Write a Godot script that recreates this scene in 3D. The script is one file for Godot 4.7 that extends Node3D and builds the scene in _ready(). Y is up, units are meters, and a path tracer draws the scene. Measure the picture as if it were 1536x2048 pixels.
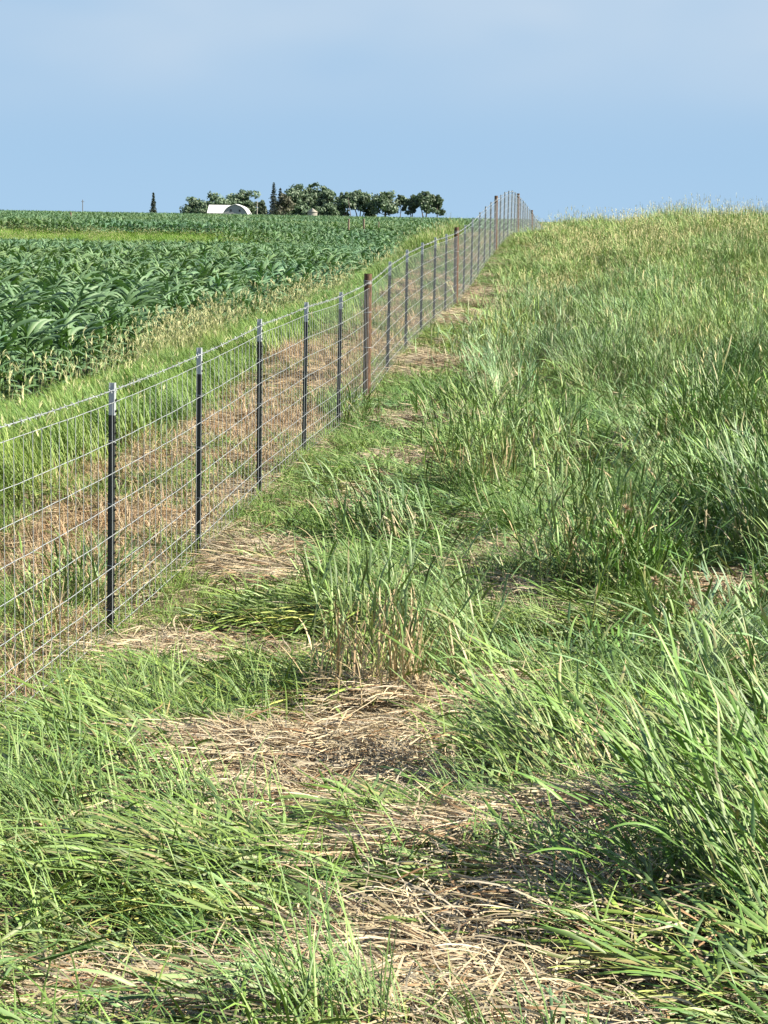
extends Node3D
# Distances: x to the right, y up, -z away from the camera ("d" below is -z). The fence runs away along x = FENCE_A + FENCE_B * d.

const FENCE_A := -2.498
const FENCE_B := 0.10
const FIRST_POST := 10.67
const POST_STEP := 2.428
const EXPOSURE := 3.1

var rng := RandomNumberGenerator.new()
var noise_big := FastNoiseLite.new()
var noise_mid := FastNoiseLite.new()
var noise_fine := FastNoiseLite.new()
var bank := PackedFloat32Array()
var field := PackedFloat32Array()
var mat_grass: StandardMaterial3D
var mat_straw: StandardMaterial3D
var mat_corn: StandardMaterial3D
var mat_tree: StandardMaterial3D
var mat_bark: StandardMaterial3D
var taken := {}
var buffers := {}


class Build:
	var v := PackedVector3Array()
	var n := PackedVector3Array()
	var c := PackedColorArray()
	var i := PackedInt32Array()

	func quad(a: Vector3, b: Vector3, cc: Vector3, d: Vector3, col: Color) -> void:   # a, b, cc, d clockwise seen from the front
		var nn := (cc - a).cross(b - a).normalized()
		var k := v.size()
		for p in [a, b, cc, d]:
			v.append(p)
			n.append(nn)
			c.append(col)
		i.append_array(PackedInt32Array([k, k + 1, k + 2, k, k + 2, k + 3]))

	func box(lo: Vector3, hi: Vector3, col := Color.WHITE) -> void:
		var p := func(x, y, z): return Vector3(hi.x if x else lo.x, hi.y if y else lo.y, hi.z if z else lo.z)
		quad(p.call(0, 1, 1), p.call(1, 1, 1), p.call(1, 0, 1), p.call(0, 0, 1), col)
		quad(p.call(1, 1, 0), p.call(0, 1, 0), p.call(0, 0, 0), p.call(1, 0, 0), col)
		quad(p.call(1, 1, 1), p.call(1, 1, 0), p.call(1, 0, 0), p.call(1, 0, 1), col)
		quad(p.call(0, 1, 0), p.call(0, 1, 1), p.call(0, 0, 1), p.call(0, 0, 0), col)
		quad(p.call(0, 1, 0), p.call(1, 1, 0), p.call(1, 1, 1), p.call(0, 1, 1), col)
		quad(p.call(0, 0, 1), p.call(1, 0, 1), p.call(1, 0, 0), p.call(0, 0, 0), col)

	func tube(path: PackedVector3Array, radii: PackedFloat32Array, sides: int, col := Color.WHITE, cap := true) -> void:
		var k := v.size()
		var last := path.size() - 1
		for s in path.size():
			var t := (path[mini(s + 1, last)] - path[maxi(s - 1, 0)]).normalized()
			var side := t.cross(Vector3(0, 1, 0) if absf(t.y) < 0.9 else Vector3(1, 0, 0)).normalized()
			var up := side.cross(t)
			for q in sides:
				var a := TAU * q / sides
				var r := side * cos(a) + up * sin(a)
				v.append(path[s] + r * radii[s])
				n.append(r)
				c.append(col)
		for s in last:
			for q in sides:
				var a := k + s * sides + q
				var b := k + s * sides + (q + 1) % sides
				i.append_array(PackedInt32Array([a, b, b + sides, a, b + sides, a + sides]))
		if cap:
			for e in [0, last]:
				var m := v.size()
				var t := (path[last] - path[last - 1]).normalized() if e else (path[0] - path[1]).normalized()
				for q in sides:
					v.append(v[k + e * sides + q])
					n.append(t)
					c.append(col)
				for q in sides - 2:
					if e:
						i.append_array(PackedInt32Array([m, m + q + 2, m + q + 1]))
					else:
						i.append_array(PackedInt32Array([m, m + q + 1, m + q + 2]))

	# A leaf or stalk that starts at root towards the azimuth az, rising at the angle e0 and ending at e1.
	func blade(root: Vector3, az: float, e0: float, e1: float, length: float, width: float, segs: int, c0: Color, c1: Color, twist := 0.0, bend := 0.0, fold := 0.0, floor_y := -9.0, belly := 0.55, tw0 := 0.0) -> Vector3:
		var p := root
		var step := length / segs
		var k := v.size()
		var rows := 3 if fold > 0.0 else 2
		for s in segs + 1:
			var t := float(s) / segs
			var a := az + bend * t * t
			var e := lerpf(e0, e1, pow(t, 1.25))
			if p.y < floor_y and e < 0.0:
				e = 0.02
				p.y = floor_y
			var tan_ := Vector3(cos(a) * cos(e), sin(e), sin(a) * cos(e))
			var side := Vector3(-sin(a), 0, cos(a)).rotated(tan_, tw0 + twist * t)
			var nn := tan_.cross(side)
			var w := 0.5 * width * (0.45 + 0.55 * minf(1.0, t * 3.5)) * pow(maxf(0.0, 1.0 - t), belly) + 0.0004
			var col := c0.lerp(c1, t)
			if rows == 3:
				v.append(p - side * w)
				n.append((nn + side * fold * 1.6).normalized())
				v.append(p - nn * w * fold)
				n.append(nn)
				v.append(p + side * w)
				n.append((nn - side * fold * 1.6).normalized())
				c.append(col)
				c.append(col)
				c.append(col)
			else:
				v.append(p - side * w)
				v.append(p + side * w)
				n.append(nn)
				n.append(nn)
				c.append(col)
				c.append(col)
			p += tan_ * step
		for s in segs:
			for q in rows - 1:
				var a := k + s * rows + q
				i.append_array(PackedInt32Array([a, a + 1, a + rows, a + 1, a + rows + 1, a + rows]))
		return p

	func mesh() -> ArrayMesh:
		var arrays := []
		arrays.resize(Mesh.ARRAY_MAX)
		arrays[Mesh.ARRAY_VERTEX] = v
		arrays[Mesh.ARRAY_NORMAL] = n
		arrays[Mesh.ARRAY_COLOR] = c
		arrays[Mesh.ARRAY_INDEX] = i
		var m := ArrayMesh.new()
		m.add_surface_from_arrays(Mesh.PRIMITIVE_TRIANGLES, arrays)
		return m


# ---------------------------------------------------------------- naming and grouping
func numbered(called: String) -> String:
	taken[called] = taken.get(called, -1) + 1
	return called if taken[called] == 0 else "%s_%03d" % [called, taken[called]]

func tag(o: Node, label: String, category: String, group := "", kind := "") -> void:
	if label:
		o.set_meta("label", label)
	if category:
		o.set_meta("category", category)
	if group:
		o.set_meta("group", group)
	if kind:
		o.set_meta("kind", kind)

func thing(called: String, at: Vector3, label: String, category: String, group := "", kind := "") -> Node3D:
	var o := Node3D.new()
	o.name = numbered(called)
	add_child(o)
	o.position = at
	tag(o, label, category, group, kind)
	return o

func part(called: String, m: Mesh, mat: Material, parent: Node, at := Vector3.ZERO) -> MeshInstance3D:
	var o := MeshInstance3D.new()
	o.name = called if parent != self else numbered(called)
	o.mesh = m
	o.material_override = mat
	o.position = at
	parent.add_child(o, true)
	return o

func material(col: Color, rough := 0.7, metal := 0.0, vertex := false) -> StandardMaterial3D:
	var m := StandardMaterial3D.new()
	m.albedo_color = col.linear_to_srgb()
	m.roughness = rough
	m.metallic = metal
	m.vertex_color_use_as_albedo = vertex
	return m

func rf(a: float, b: float) -> float:
	return rng.randf_range(a, b)

func gauss() -> float:
	return clampf(rng.randfn(), -2.5, 2.5)


# ---------------------------------------------------------------- terrain
func table(pairs: Array, far: int) -> PackedFloat32Array:   # heights every half metre from 8 m behind the camera on, smoothed
	var raw := PackedFloat32Array()
	var k := 0
	for s in far * 2 + 17:
		var d := s * 0.5 - 8.0
		while k < pairs.size() - 2 and d > pairs[k + 1].x:
			k += 1
		raw.append(lerpf(pairs[k].y, pairs[k + 1].y, clampf((d - pairs[k].x) / (pairs[k + 1].x - pairs[k].x), 0, 1)))
	for pass_ in 2:
		var out := raw.duplicate()
		for s in range(2, raw.size() - 2):
			out[s] = (raw[s - 2] + raw[s - 1] + raw[s] + raw[s + 1] + raw[s + 2]) / 5.0
		raw = out
	return raw

func look(t: PackedFloat32Array, d: float) -> float:
	var s := clampf((d + 8.0) * 2.0, 0.0, t.size() - 1.001)
	var k := int(s)
	return lerpf(t[k], t[k + 1], s - k)

func across(x: float, d: float) -> float:   # distance to the right of the fence
	return x - (FENCE_A + FENCE_B * d)

func ground(x: float, d: float) -> float:
	var u := across(x, d)
	var w := smoothstep(-0.9, -4.2, u)
	var h := lerpf(look(bank, d), look(field, d), w) + 0.02 * clampf(u, 0.0, 6.0)
	if d > 480.0:
		h += 2.4 * smoothstep(-21.0, -14.0, x) * smoothstep(480.0, 640.0, d)
	h += 0.036 * clampf(u - 5.0, 0.0, 10.0) * smoothstep(40.0, 58.0, d) * smoothstep(80.0, 64.0, d)
	if d < 10.5:
		h -= 0.13 * smoothstep(0.7, 0.1, absf(u)) * smoothstep(10.5, 8.5, d)
	if d < 90.0 and u > -5.0:
		h += noise_mid.get_noise_2d(x, d) * 0.17 * smoothstep(-0.1, 0.8, absf(u))
	return h

func brown_at(x: float, d: float) -> float:   # where the grass is dead and lies flat
	var b := 0.0
	for e in BROWN:
		var q := Vector2((x - e[0]) / e[2], (d - e[1]) / e[3]).length()
		b = maxf(b, smoothstep(1.5, 0.8, q + 0.5 * noise_fine.get_noise_2d(x * 1.3, d * 1.3)))
	return b * (1.0 if d < 18.0 else 0.62)

const BROWN := [[-0.1, 4.45, 0.6, 0.3], [-0.28, 7.0, 0.42, 0.6], [0.02, 8.1, 0.32, 0.6], [-0.66, 12.8, 0.3, 0.7], [-0.8, 10.2, 0.5, 0.55], [-0.32, 4.42, 0.42, 0.16], [0.55, 5.7, 0.5, 0.3], [0.3, 4.85, 0.3, 0.2], [0.86, 11.45, 0.22, 0.5], [-0.15, 15.5, 0.28, 0.6],
	[2.0, 11.3, 0.35, 0.6], [0.65, 26.0, 0.45, 1.3], [1.25, 33.8, 0.45, 2.4], [0.45, 8.6, 0.35, 0.35], [0.85, 6.6, 0.25, 0.3], [0.2, 17.5, 0.25, 0.5], [7.1, 57.0, 0.9, 2.5], [8.6, 58.0, 0.9, 2.0], [2.0, 38.5, 0.5, 3.0],
	[0.3, 20.5, 0.3, 0.8], [-1.5, 19.0, 0.5, 4.0], [-1.9, 15.0, 0.55, 2.5], [-1.0, 25.0, 0.5, 4.0], [-0.2, 31.0, 0.5, 4.0], [1.2, 20.5, 0.3, 0.6], [0.9, 13.0, 0.25, 0.4]]

func bound(d: float) -> float:   # how far from the fence the tall grass begins
	if d < 7.0:
		return 3.25
	if d < 10.0:
		return lerpf(3.25, 2.75, (d - 7.0) / 3.0)
	if d < 12.0:
		return lerpf(2.75, 2.3, (d - 10.0) / 2.0)
	if d < 16.0:
		return lerpf(2.3, 1.95, (d - 12.0) / 4.0)
	if d < 25.0:
		return lerpf(1.95, 1.55, (d - 16.0) / 9.0)
	return lerpf(1.55, 1.1, clampf((d - 25.0) / 20.0, 0, 1))


func _ready() -> void:
	# ---- camera, sky, sun, exposure
	var cam := Camera3D.new()
	cam.name = "camera"
	cam.position = Vector3(0, 2.1, 0)
	cam.rotation_degrees = Vector3(-7.733, 0, 1.0)
	cam.fov = 28.18
	cam.near = 0.05
	cam.far = 4000.0
	add_child(cam)
	rng.seed = 71
	make_sky()
	var sun := DirectionalLight3D.new()
	sun.name = "sun"
	sun.light_color = Color(1.0, 0.955, 0.87)
	sun.light_energy = 1.6
	sun.light_angular_distance = 0.5
	sun.shadow_enabled = true
	sun.basis = Basis.looking_at(-Vector3(0.68, 0.70, 0.12).normalized())
	add_child(sun)

	for nz in [[noise_big, 0.09, 5], [noise_mid, 0.55, 11], [noise_fine, 1.3, 23]]:
		nz[0].noise_type = FastNoiseLite.TYPE_SIMPLEX_SMOOTH
		nz[0].frequency = nz[1]
		nz[0].seed = nz[2]
		nz[0].fractal_octaves = 2
	bank = table([Vector2(-8, .42), Vector2(0, .40), Vector2(4, .36), Vector2(8, .08), Vector2(10.7, -.11), Vector2(13, -.01), Vector2(15.5, .09), Vector2(18, .14), Vector2(21, .16), Vector2(23, .23), Vector2(25.2, .42), Vector2(27.7, .55),
		Vector2(32.5, .71), Vector2(37.4, .82), Vector2(42, 1.07), Vector2(47, 1.42), Vector2(52, 1.70), Vector2(57, 1.98), Vector2(62, 2.14), Vector2(66, 2.08), Vector2(72, 1.98), Vector2(84, 1.66), Vector2(100, 1.2), Vector2(140, -.5), Vector2(220, -4), Vector2(400, -8), Vector2(1500, -8)], 1500)
	field = table([Vector2(-8, .3), Vector2(0, .25), Vector2(20, .05), Vector2(30, .1), Vector2(60, .45), Vector2(85, .45), Vector2(95, .45), Vector2(101, .8), Vector2(112, 1.6), Vector2(160, 2.35), Vector2(220, 2.95), Vector2(260, 2.95),
		Vector2(400, 3), Vector2(700, 5), Vector2(1500, 8)], 1500)

	mat_grass = material(Color.WHITE, 0.5, 0.0, true)
	mat_grass.metallic_specular = 0.42
	mat_grass.backlight_enabled = true
	mat_grass.backlight = Color(0.36, 0.40, 0.18)
	mat_straw = material(Color.WHITE, 0.6, 0.0, true)
	mat_straw.backlight_enabled = true
	mat_straw.backlight = Color(0.3, 0.28, 0.22)
	mat_corn = material(Color.WHITE, 0.5, 0.0, true)
	mat_corn.metallic_specular = 0.35
	mat_corn.backlight_enabled = true
	mat_corn.backlight = Color(0.5, 0.58, 0.3)
	mat_tree = material(Color.WHITE, 0.6, 0.0, true)
	mat_tree.backlight_enabled = true
	mat_tree.backlight = Color(0.6, 0.66, 0.45)
	mat_bark = material(Color(0.13, 0.11, 0.09), 0.9)

	make_ground()
	make_farm()
	make_fence()
	make_corn()
	make_grass()
	make_tufts()


# ---------------------------------------------------------------- sky
func make_sky() -> void:
	var w := 1536
	var h := 768
	var veil := FastNoiseLite.new()
	veil.seed = 4
	veil.frequency = 1.6
	veil.fractal_octaves = 4
	var data := PackedFloat32Array()
	data.resize(w * h * 3)
	var at := 0
	for row in h:
		var e := PI / 2 - (row + 0.5) / h * PI
		var deg := rad_to_deg(e)
		var base: Color
		if deg < 0.0:
			base = Color(0.30, 0.36, 0.34).lerp(Color(0.16, 0.2, 0.12), clampf(-deg / 20.0, 0, 1))
		elif deg < 3.0:
			base = Color(0.41, 0.62, 0.845).lerp(Color(0.385, 0.59, 0.82), deg / 3.0)
		elif deg < 12.0:
			base = Color(0.385, 0.59, 0.82).lerp(Color(0.42, 0.59, 0.80), (deg - 3.0) / 9.0)
		else:
			base = Color(0.42, 0.59, 0.80).lerp(Color(0.13, 0.26, 0.58), pow((deg - 12.0) / 78.0, 0.7))
		var cloud := smoothstep(2.0, 6.5, deg) * (1.0 - 0.6 * smoothstep(30.0, 80.0, deg))
		for col in w:
			var c := base
			if cloud > 0.0:
				var a := (col + 0.5) / w * TAU
				var q := Vector3(cos(a) * cos(e), sin(e) * 3.2, sin(a) * cos(e)) * 2.4
				var k := cloud * clampf(0.5 + 0.75 * veil.get_noise_3dv(q), 0, 1)
				c = base.lerp(Color(0.63, 0.735, 0.85), k * 0.8)
			data[at] = c.r / EXPOSURE
			data[at + 1] = c.g / EXPOSURE
			data[at + 2] = c.b / EXPOSURE
			at += 3
	var im := Image.create_from_data(w, h, false, Image.FORMAT_RGBF, data.to_byte_array())
	var sky_mat := PanoramaSkyMaterial.new()
	sky_mat.panorama = ImageTexture.create_from_image(im)
	var sky := Sky.new()
	sky.sky_material = sky_mat
	var env := Environment.new()
	env.background_mode = Environment.BG_SKY
	env.sky = sky
	env.tonemap_mode = Environment.TONE_MAPPER_LINEAR
	env.tonemap_exposure = EXPOSURE
	env.sdfgi_enabled = true
	env.ssao_enabled = true
	env.ssil_enabled = true
	var we := WorldEnvironment.new()
	we.name = "world_environment"
	we.environment = env
	add_child(we)


# ---------------------------------------------------------------- ground
func make_ground() -> void:
	var b := Build.new()
	var rows := []
	var d := -8.0
	while d < 1500.0:
		rows.append(d)
		d += 0.16 if d < 16.0 else 0.16 + (d - 16.0) * 0.035
	var cols := []
	for k in 161:
		var s := (k - 80) / 80.0
		cols.append(signf(s) * (pow(absf(s), 1.6) * 6.0 + pow(absf(s), 6.0) * 40.0))
	var n := cols.size()
	for r in rows:
		var widen := 1.0 + maxf(0.0, r - 10.0) * 0.055
		for x0 in cols:
			var x: float = x0 * widen + FENCE_B * minf(r, 60.0) * 0.4 - 0.4
			var y := ground(x, r)
			var near := 1.0 if r < 60.0 else 0.0
			y += near * 0.035 * noise_fine.get_noise_2d(x * 3.0, r * 3.0)
			b.v.append(Vector3(x, y, -r))
			var u := across(x, r)
			var soil := Color(0.10, 0.073, 0.045).lerp(Color(0.20, 0.155, 0.10), 0.5 + 0.5 * noise_fine.get_noise_2d(x * 2.0, r * 2.0))
			if r > 62.0:
				soil = soil.lerp(Color(0.07, 0.12, 0.04), smoothstep(62.0, 80.0, r))
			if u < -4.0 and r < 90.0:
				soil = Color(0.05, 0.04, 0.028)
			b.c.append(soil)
	for r in rows.size() - 1:
		for q in n - 1:
			var a := r * n + q
			b.i.append_array(PackedInt32Array([a, a + n, a + 1, a + 1, a + n, a + n + 1]))
	b.n.resize(b.v.size())
	b.n.fill(Vector3.ZERO)
	for t in range(0, b.i.size(), 3):
		var p := b.v[b.i[t]]
		var nn := (b.v[b.i[t + 2]] - p).cross(b.v[b.i[t + 1]] - p)
		for q in 3:
			b.n[b.i[t + q]] += nn
	for t in b.n.size():
		b.n[t] = b.n[t].normalized()
	var m := material(Color.WHITE, 0.95, 0.0, true)
	var tex := NoiseTexture2D.new()
	tex.width = 512
	tex.height = 512
	tex.seamless = true
	var fn := FastNoiseLite.new()
	fn.seed = 9
	fn.frequency = 0.02
	fn.fractal_octaves = 5
	tex.noise = fn
	var ramp := Gradient.new()
	ramp.colors = PackedColorArray([Color(0.55, 0.53, 0.5), Color(1, 1, 1)])
	tex.color_ramp = ramp
	m.albedo_texture = tex
	m.uv1_triplanar = true
	m.uv1_world_triplanar = true
	m.uv1_scale = Vector3(0.7, 0.7, 0.7)
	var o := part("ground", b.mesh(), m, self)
	tag(o, "rolling dark soil under grass and corn", "ground", "", "structure")


# ---------------------------------------------------------------- farm on the horizon
func leaf_cluster(b: Build, at: Vector3, r: Vector3, count: int, size: float, col: Color) -> void:
	for k in count:
		var dir := Vector3(gauss(), gauss(), gauss()).normalized()
		var p := at + dir * r * pow(rng.randf(), 0.4)
		var nn := (dir + Vector3(gauss(), gauss(), gauss()) * 0.55).normalized()
		var s := nn.cross(Vector3(gauss(), gauss(), gauss())).normalized()
		var t := nn.cross(s)
		var z := size * rf(0.6, 1.35)
		var c := col * rf(0.72, 1.3)
		b.quad(p - s * z * 0.5, p - t * z * 0.35, p + s * z * 0.5, p + t * z * 0.35, c)

func broad_tree(x: float, d: float, base: float, height: float, spread: float, trunk: float, label: String, cat: String, group: String, col: Color, clear := 0.3, multi := 1, thin := 1.0) -> void:
	var t := thing("broadleaf_tree", Vector3(x, base, -d), label, cat, group)
	var wood := Build.new()
	var crown := Build.new()
	var tips := []
	for s in multi:
		var lean := Vector3(rf(-0.12, 0.12) + (s - (multi - 1) * 0.5) * 0.22, 1, rf(-0.1, 0.1)) if multi > 1 else Vector3(rf(-0.05, 0.05), 1, 0)
		var p0 := Vector3((s - (multi - 1) * 0.5) * 0.5, -0.4, rf(-.3, .3))
		var top := p0 + lean * height * 0.72
		wood.tube(PackedVector3Array([p0, p0.lerp(top, 0.35) + Vector3(rf(-.2, .2), 0, 0), p0.lerp(top, 0.7), top]), PackedFloat32Array([trunk, trunk * 0.8, trunk * 0.5, trunk * 0.15]), 7)
		for k in 9:
			var f := rf(clear * 0.85, 0.95)
			var a := rf(0, TAU)
			var root := p0.lerp(top, f)
			var reach := spread * (0.5 - 0.3 * maxf(0.0, f - 0.55)) * rf(0.6, 1.1) / sqrt(multi)
			var tip := root + Vector3(cos(a) * reach, height * rf(0.08, 0.22), sin(a) * reach)
			wood.tube(PackedVector3Array([root, root.lerp(tip, 0.5) + Vector3(0, -0.2, 0), tip]), PackedFloat32Array([trunk * 0.35, trunk * 0.22, trunk * 0.08]), 5)
			tips.append(tip)
		tips.append(top + Vector3(0, height * 0.1, 0))
	for tip in tips:
		var r := spread * rf(0.17, 0.29)
		tip.y = minf(tip.y, height - r * 0.7)
		leaf_cluster(crown, tip, Vector3(r, r * rf(0.6, 0.85), r), int(120 * thin), 0.8, col * rf(0.75, 1.25))
	var low := clear * height
	var lobes := [[Vector3(rf(-0.1, 0.1) * spread, lerpf(low, height, 0.68), 0), spread * 0.27, (height - low) * 0.36]]
	for k in 5:
		var a := TAU * (k + rf(-0.3, 0.3)) / 5.0
		lobes.append([Vector3(cos(a) * spread * rf(0.18, 0.32), lerpf(low, height, rf(0.25, 0.62)), sin(a) * spread * 0.25), spread * rf(0.17, 0.27), (height - low) * rf(0.18, 0.3)])
	for k in int(120 * thin):
		var lobe: Array = lobes[k % lobes.size()]
		var dir := Vector3(gauss(), gauss(), gauss()).normalized() * pow(rng.randf(), 0.4)
		var r := spread * rf(0.07, 0.13)
		leaf_cluster(crown, lobe[0] + dir * Vector3(lobe[1], lobe[2], lobe[1]), Vector3(r, r * 0.75, r), 55, 0.66, col * rf(0.75, 1.25))
	part("trunk", wood.mesh(), mat_bark, t)
	part("crown", crown.mesh(), mat_tree, t)

func spruce(x: float, d: float, base: float, height: float, spread: float, label: String, group := "", thin := 1.0) -> void:
	var t := thing("spruce_tree", Vector3(x, base, -d), label, "tree", group)
	var wood := Build.new()
	var crown := Build.new()
	wood.tube(PackedVector3Array([Vector3(0, -0.4, 0), Vector3(0, height * 0.5, 0), Vector3(0, height * 0.98, 0)]), PackedFloat32Array([0.22, 0.14, 0.03]), 6)
	var y := height * 0.08
	while y < height * 0.98:
		var r := spread * 0.5 * pow(1.0 - y / height, 0.8) * rf(0.75, 1.15) + 0.12
		var count := int(5 + r * 4)
		for k in count:
			var a := TAU * (k + rf(-0.3, 0.3)) / count
			var rr := r * rf(0.65, 1.1)
			var steps := int(3 + rr * 3.0)
			for s in steps:
				var f := (s + 0.6) / steps
				if rng.randf() > thin:
					continue
				var p := Vector3(cos(a) * rr * f, y - rr * 0.35 * f * f + rf(-.1, .1), sin(a) * rr * f)
				leaf_cluster(crown, p, Vector3(0.16, 0.1, 0.16), 3, 0.42, Color(0.034, 0.052, 0.038) * rf(0.7, 1.3))
		y += rf(0.32, 0.5) * (0.6 + height / 24.0)
	part("trunk", wood.mesh(), mat_bark, t)
	part("crown", crown.mesh(), mat_tree, t)

func make_farm() -> void:
	var g := "trees around the farmstead on the horizon"
	var leaf := Color(0.10, 0.152, 0.095)
	spruce(-80.1, 700, 5.0, 10.4, 3.6, "lone dark spruce standing by itself on the skyline left of the farm")
	broad_tree(-67.2, 715, 4.6, 9.6, 10.0, 0.3, "low rounded leafy tree at the left end of the barn grove", "tree", g, leaf * 1.05, 0.06)
	broad_tree(-60.5, 722, 4.8, 11.2, 11.5, 0.3, "rounded leafy tree rising behind the white shed roof", "tree", g, leaf, 0.12)
	broad_tree(-52.0, 728, 5.0, 12.4, 12.0, 0.35, "tallest leafy tree rising behind the arched barn roof", "tree", g, leaf * 0.95, 0.12)
	broad_tree(-44.3, 712, 4.8, 9.2, 5.0, 0.25, "small dark rounded tree alone right of the barn", "tree", g, leaf * 0.72, 0.1)
	spruce(-39.6, 705, 5.0, 14.6, 5.6, "tall ragged spruce at the left edge of the big grove", g, 0.85)
	spruce(-37.9, 716, 5.0, 13.2, 4.6, "second ragged spruce close against the big leafy grove", g, 0.8)
	broad_tree(-35.8, 700, 4.9, 11.4, 5.8, 0.28, "thin grey half dead tree in front of the spruces", "tree", g, Color(0.10, 0.105, 0.075), 0.2, 1, 0.55)
	broad_tree(-32.3, 718, 5.0, 15.2, 12.0, 0.45, "largest leafy tree of the big grove, just right of the spruces", "tree", g, leaf, 0.15)
	broad_tree(-26.4, 726, 5.0, 14.9, 10.5, 0.4, "leafy tree in the middle of the big grove behind the grain bin", "tree", g, leaf * 0.9, 0.15)
	broad_tree(-21.0, 716, 5.0, 13.7, 10.0, 0.4, "leafy tree at the right end of the big grove", "tree", g, leaf * 0.92, 0.15)
	broad_tree(-29.5, 703, 4.9, 8.2, 7.0, 0.2, "low bushy tree left of the grain bin roof", "tree", g, leaf * 1.2, 0.08)
	broad_tree(-20.5, 704, 4.9, 8.0, 7.0, 0.2, "low bushy tree right of the grain bin roof", "tree", g, leaf * 1.1, 0.08)
	broad_tree(-15.2, 710, 7.0, 9.4, 6.2, 0.2, "slender leafy tree on bare trunks right of the big grove", "tree", g, leaf * 0.9, 0.45, 2, 0.75)
	broad_tree(-10.2, 712, 7.3, 10.2, 7.2, 0.22, "taller leafy tree on thin stems with sky between them", "tree", g, leaf, 0.42, 3, 0.75)
	broad_tree(-1.4, 708, 7.3, 10.5, 9.6, 0.45, "wide dense tree standing clear with sky on both sides", "tree", g, leaf * 0.95, 0.16)
	broad_tree(3.9, 712, 7.3, 9.1, 3.8, 0.16, "thin leaning tree close right of the wide dense tree", "tree", g, leaf * 0.9, 0.5, 1, 0.45)
	broad_tree(7.8, 708, 7.2, 8.8, 4.2, 0.2, "narrow open tree at the left of the last clump", "tree", g, leaf * 0.8, 0.42, 2, 0.6)
	broad_tree(12.2, 706, 7.2, 10.1, 7.4, 0.26, "open tree with two leaning trunks in the last clump", "tree", g, leaf * 0.85, 0.42, 2, 0.75)
	broad_tree(16.4, 708, 7.2, 9.3, 5.2, 0.22, "last tree at the right end of the row, branches drooping", "tree", g, leaf * 0.8, 0.36, 1, 0.65)

	for q in [[-64.0, 712.0, 7.5, 6.5], [-56.5, 716.0, 7.0, 5.0], [-36.5, 708.0, 7.0, 5.5], [-25.0, 710.0, 7.6, 6.0], [-16.9, 712.0, 7.4, 4.6], [-6.3, 714.0, 8.6, 3.6]]:
		broad_tree(q[0], q[1], 4.6 if q[0] < -18.0 else 6.6, q[2] if q[0] < -18.0 else q[2] - 2.0, q[3], 0.12, {-64.0: "low shrub between the first two grove trees left of the barn", -56.5: "low shrub behind the gap between shed and arched barn", -36.5: "low shrub under the grey half dead tree", -25.0: "low shrub directly behind the grain bin", -16.9: "low shrub at the left foot of the slender trees", -6.3: "low thin shrub left of the wide dense tree"}[q[0]], "shrub", "shrubs under the farm trees", leaf * 0.9, 0.05, 1, 0.8)

	# arched barn: the gable looks at the camera, the roof runs back
	var white := material(Color(0.56, 0.58, 0.58), 0.5)
	var grey := material(Color(0.27, 0.28, 0.30), 0.85)
	var dark := material(Color(0.03, 0.03, 0.035), 0.8)
	var barn := thing("arched_barn", Vector3(-52.3, 3.5, -700.0), "old grey gabled barn with an arched white roof beside the grove", "barn")
	barn.rotation.y = -0.02
	var rib := PackedVector2Array()
	for k in 17:
		var a := PI * k / 16.0
		rib.append(Vector2(-4.5 * cos(a) * (1.0 - 0.06 * sin(a)), 2.6 + 5.2 * pow(sin(a), 0.82) + (0.25 if k == 8 else 0.0)))
	var wall := Build.new()
	for k in 16:
		for z in [0.0, -16.0]:
			var p := [Vector3(rib[k].x, rib[k].y, z), Vector3(rib[k + 1].x, rib[k + 1].y, z), Vector3(rib[k + 1].x, -0.5, z), Vector3(rib[k].x, -0.5, z)]
			if z < 0.0:
				p.reverse()
			wall.quad(p[0], p[1], p[2], p[3], Color.WHITE)
	for x in [-4.5, 4.5]:
		wall.box(Vector3(x - 0.1, -0.5, -15.95), Vector3(x + 0.1, 2.6, -0.05))
	part("wall", wall.mesh(), grey, barn)
	var roof := Build.new()
	for k in 16:
		var a := rib[k] * 1.0
		var c := rib[k + 1] * 1.0
		var na := (a - Vector2(0, 2.6)).normalized() * 0.13
		var nc := (c - Vector2(0, 2.6)).normalized() * 0.13
		var pts := [a + na, c + nc, c + nc * 0.1, a + na * 0.1]
		roof.quad(Vector3(pts[0].x, pts[0].y, -16.3), Vector3(pts[1].x, pts[1].y, -16.3), Vector3(pts[1].x, pts[1].y, 0.35), Vector3(pts[0].x, pts[0].y, 0.35), Color.WHITE)
		roof.quad(Vector3(pts[0].x, pts[0].y, 0.35), Vector3(pts[1].x, pts[1].y, 0.35), Vector3(pts[2].x, pts[2].y, 0.35), Vector3(pts[3].x, pts[3].y, 0.35), Color.WHITE)
	part("roof", roof.mesh(), white, barn)
	for x in [-1.5, 1.5]:
		var w := Build.new()
		w.box(Vector3(x - 0.3, 5.6, 0.0), Vector3(x + 0.3, 6.3, 0.06))
		part("window", w.mesh(), dark, barn)
	var door := Build.new()
	door.box(Vector3(-1.9, -0.5, 0.0), Vector3(1.9, 3.1, 0.07))
	part("door", door.mesh(), material(Color(0.09, 0.09, 0.095), 0.8), barn)

	var shed := thing("farm_shed", Vector3(-58.6, 5.0, -704.0), "long shed with a plain white metal roof left of the barn", "shed")
	var sw := Build.new()
	sw.box(Vector3(-3.4, -0.5, -6.0), Vector3(4.2, 3.6, 0.0))
	part("wall", sw.mesh(), grey, shed)
	var sr := Build.new()
	sr.quad(Vector3(-3.2, 6.3, -3.0), Vector3(4.4, 6.3, -3.0), Vector3(4.4, 3.5, 0.5), Vector3(-3.6, 3.5, 0.5), Color.WHITE)
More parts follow.
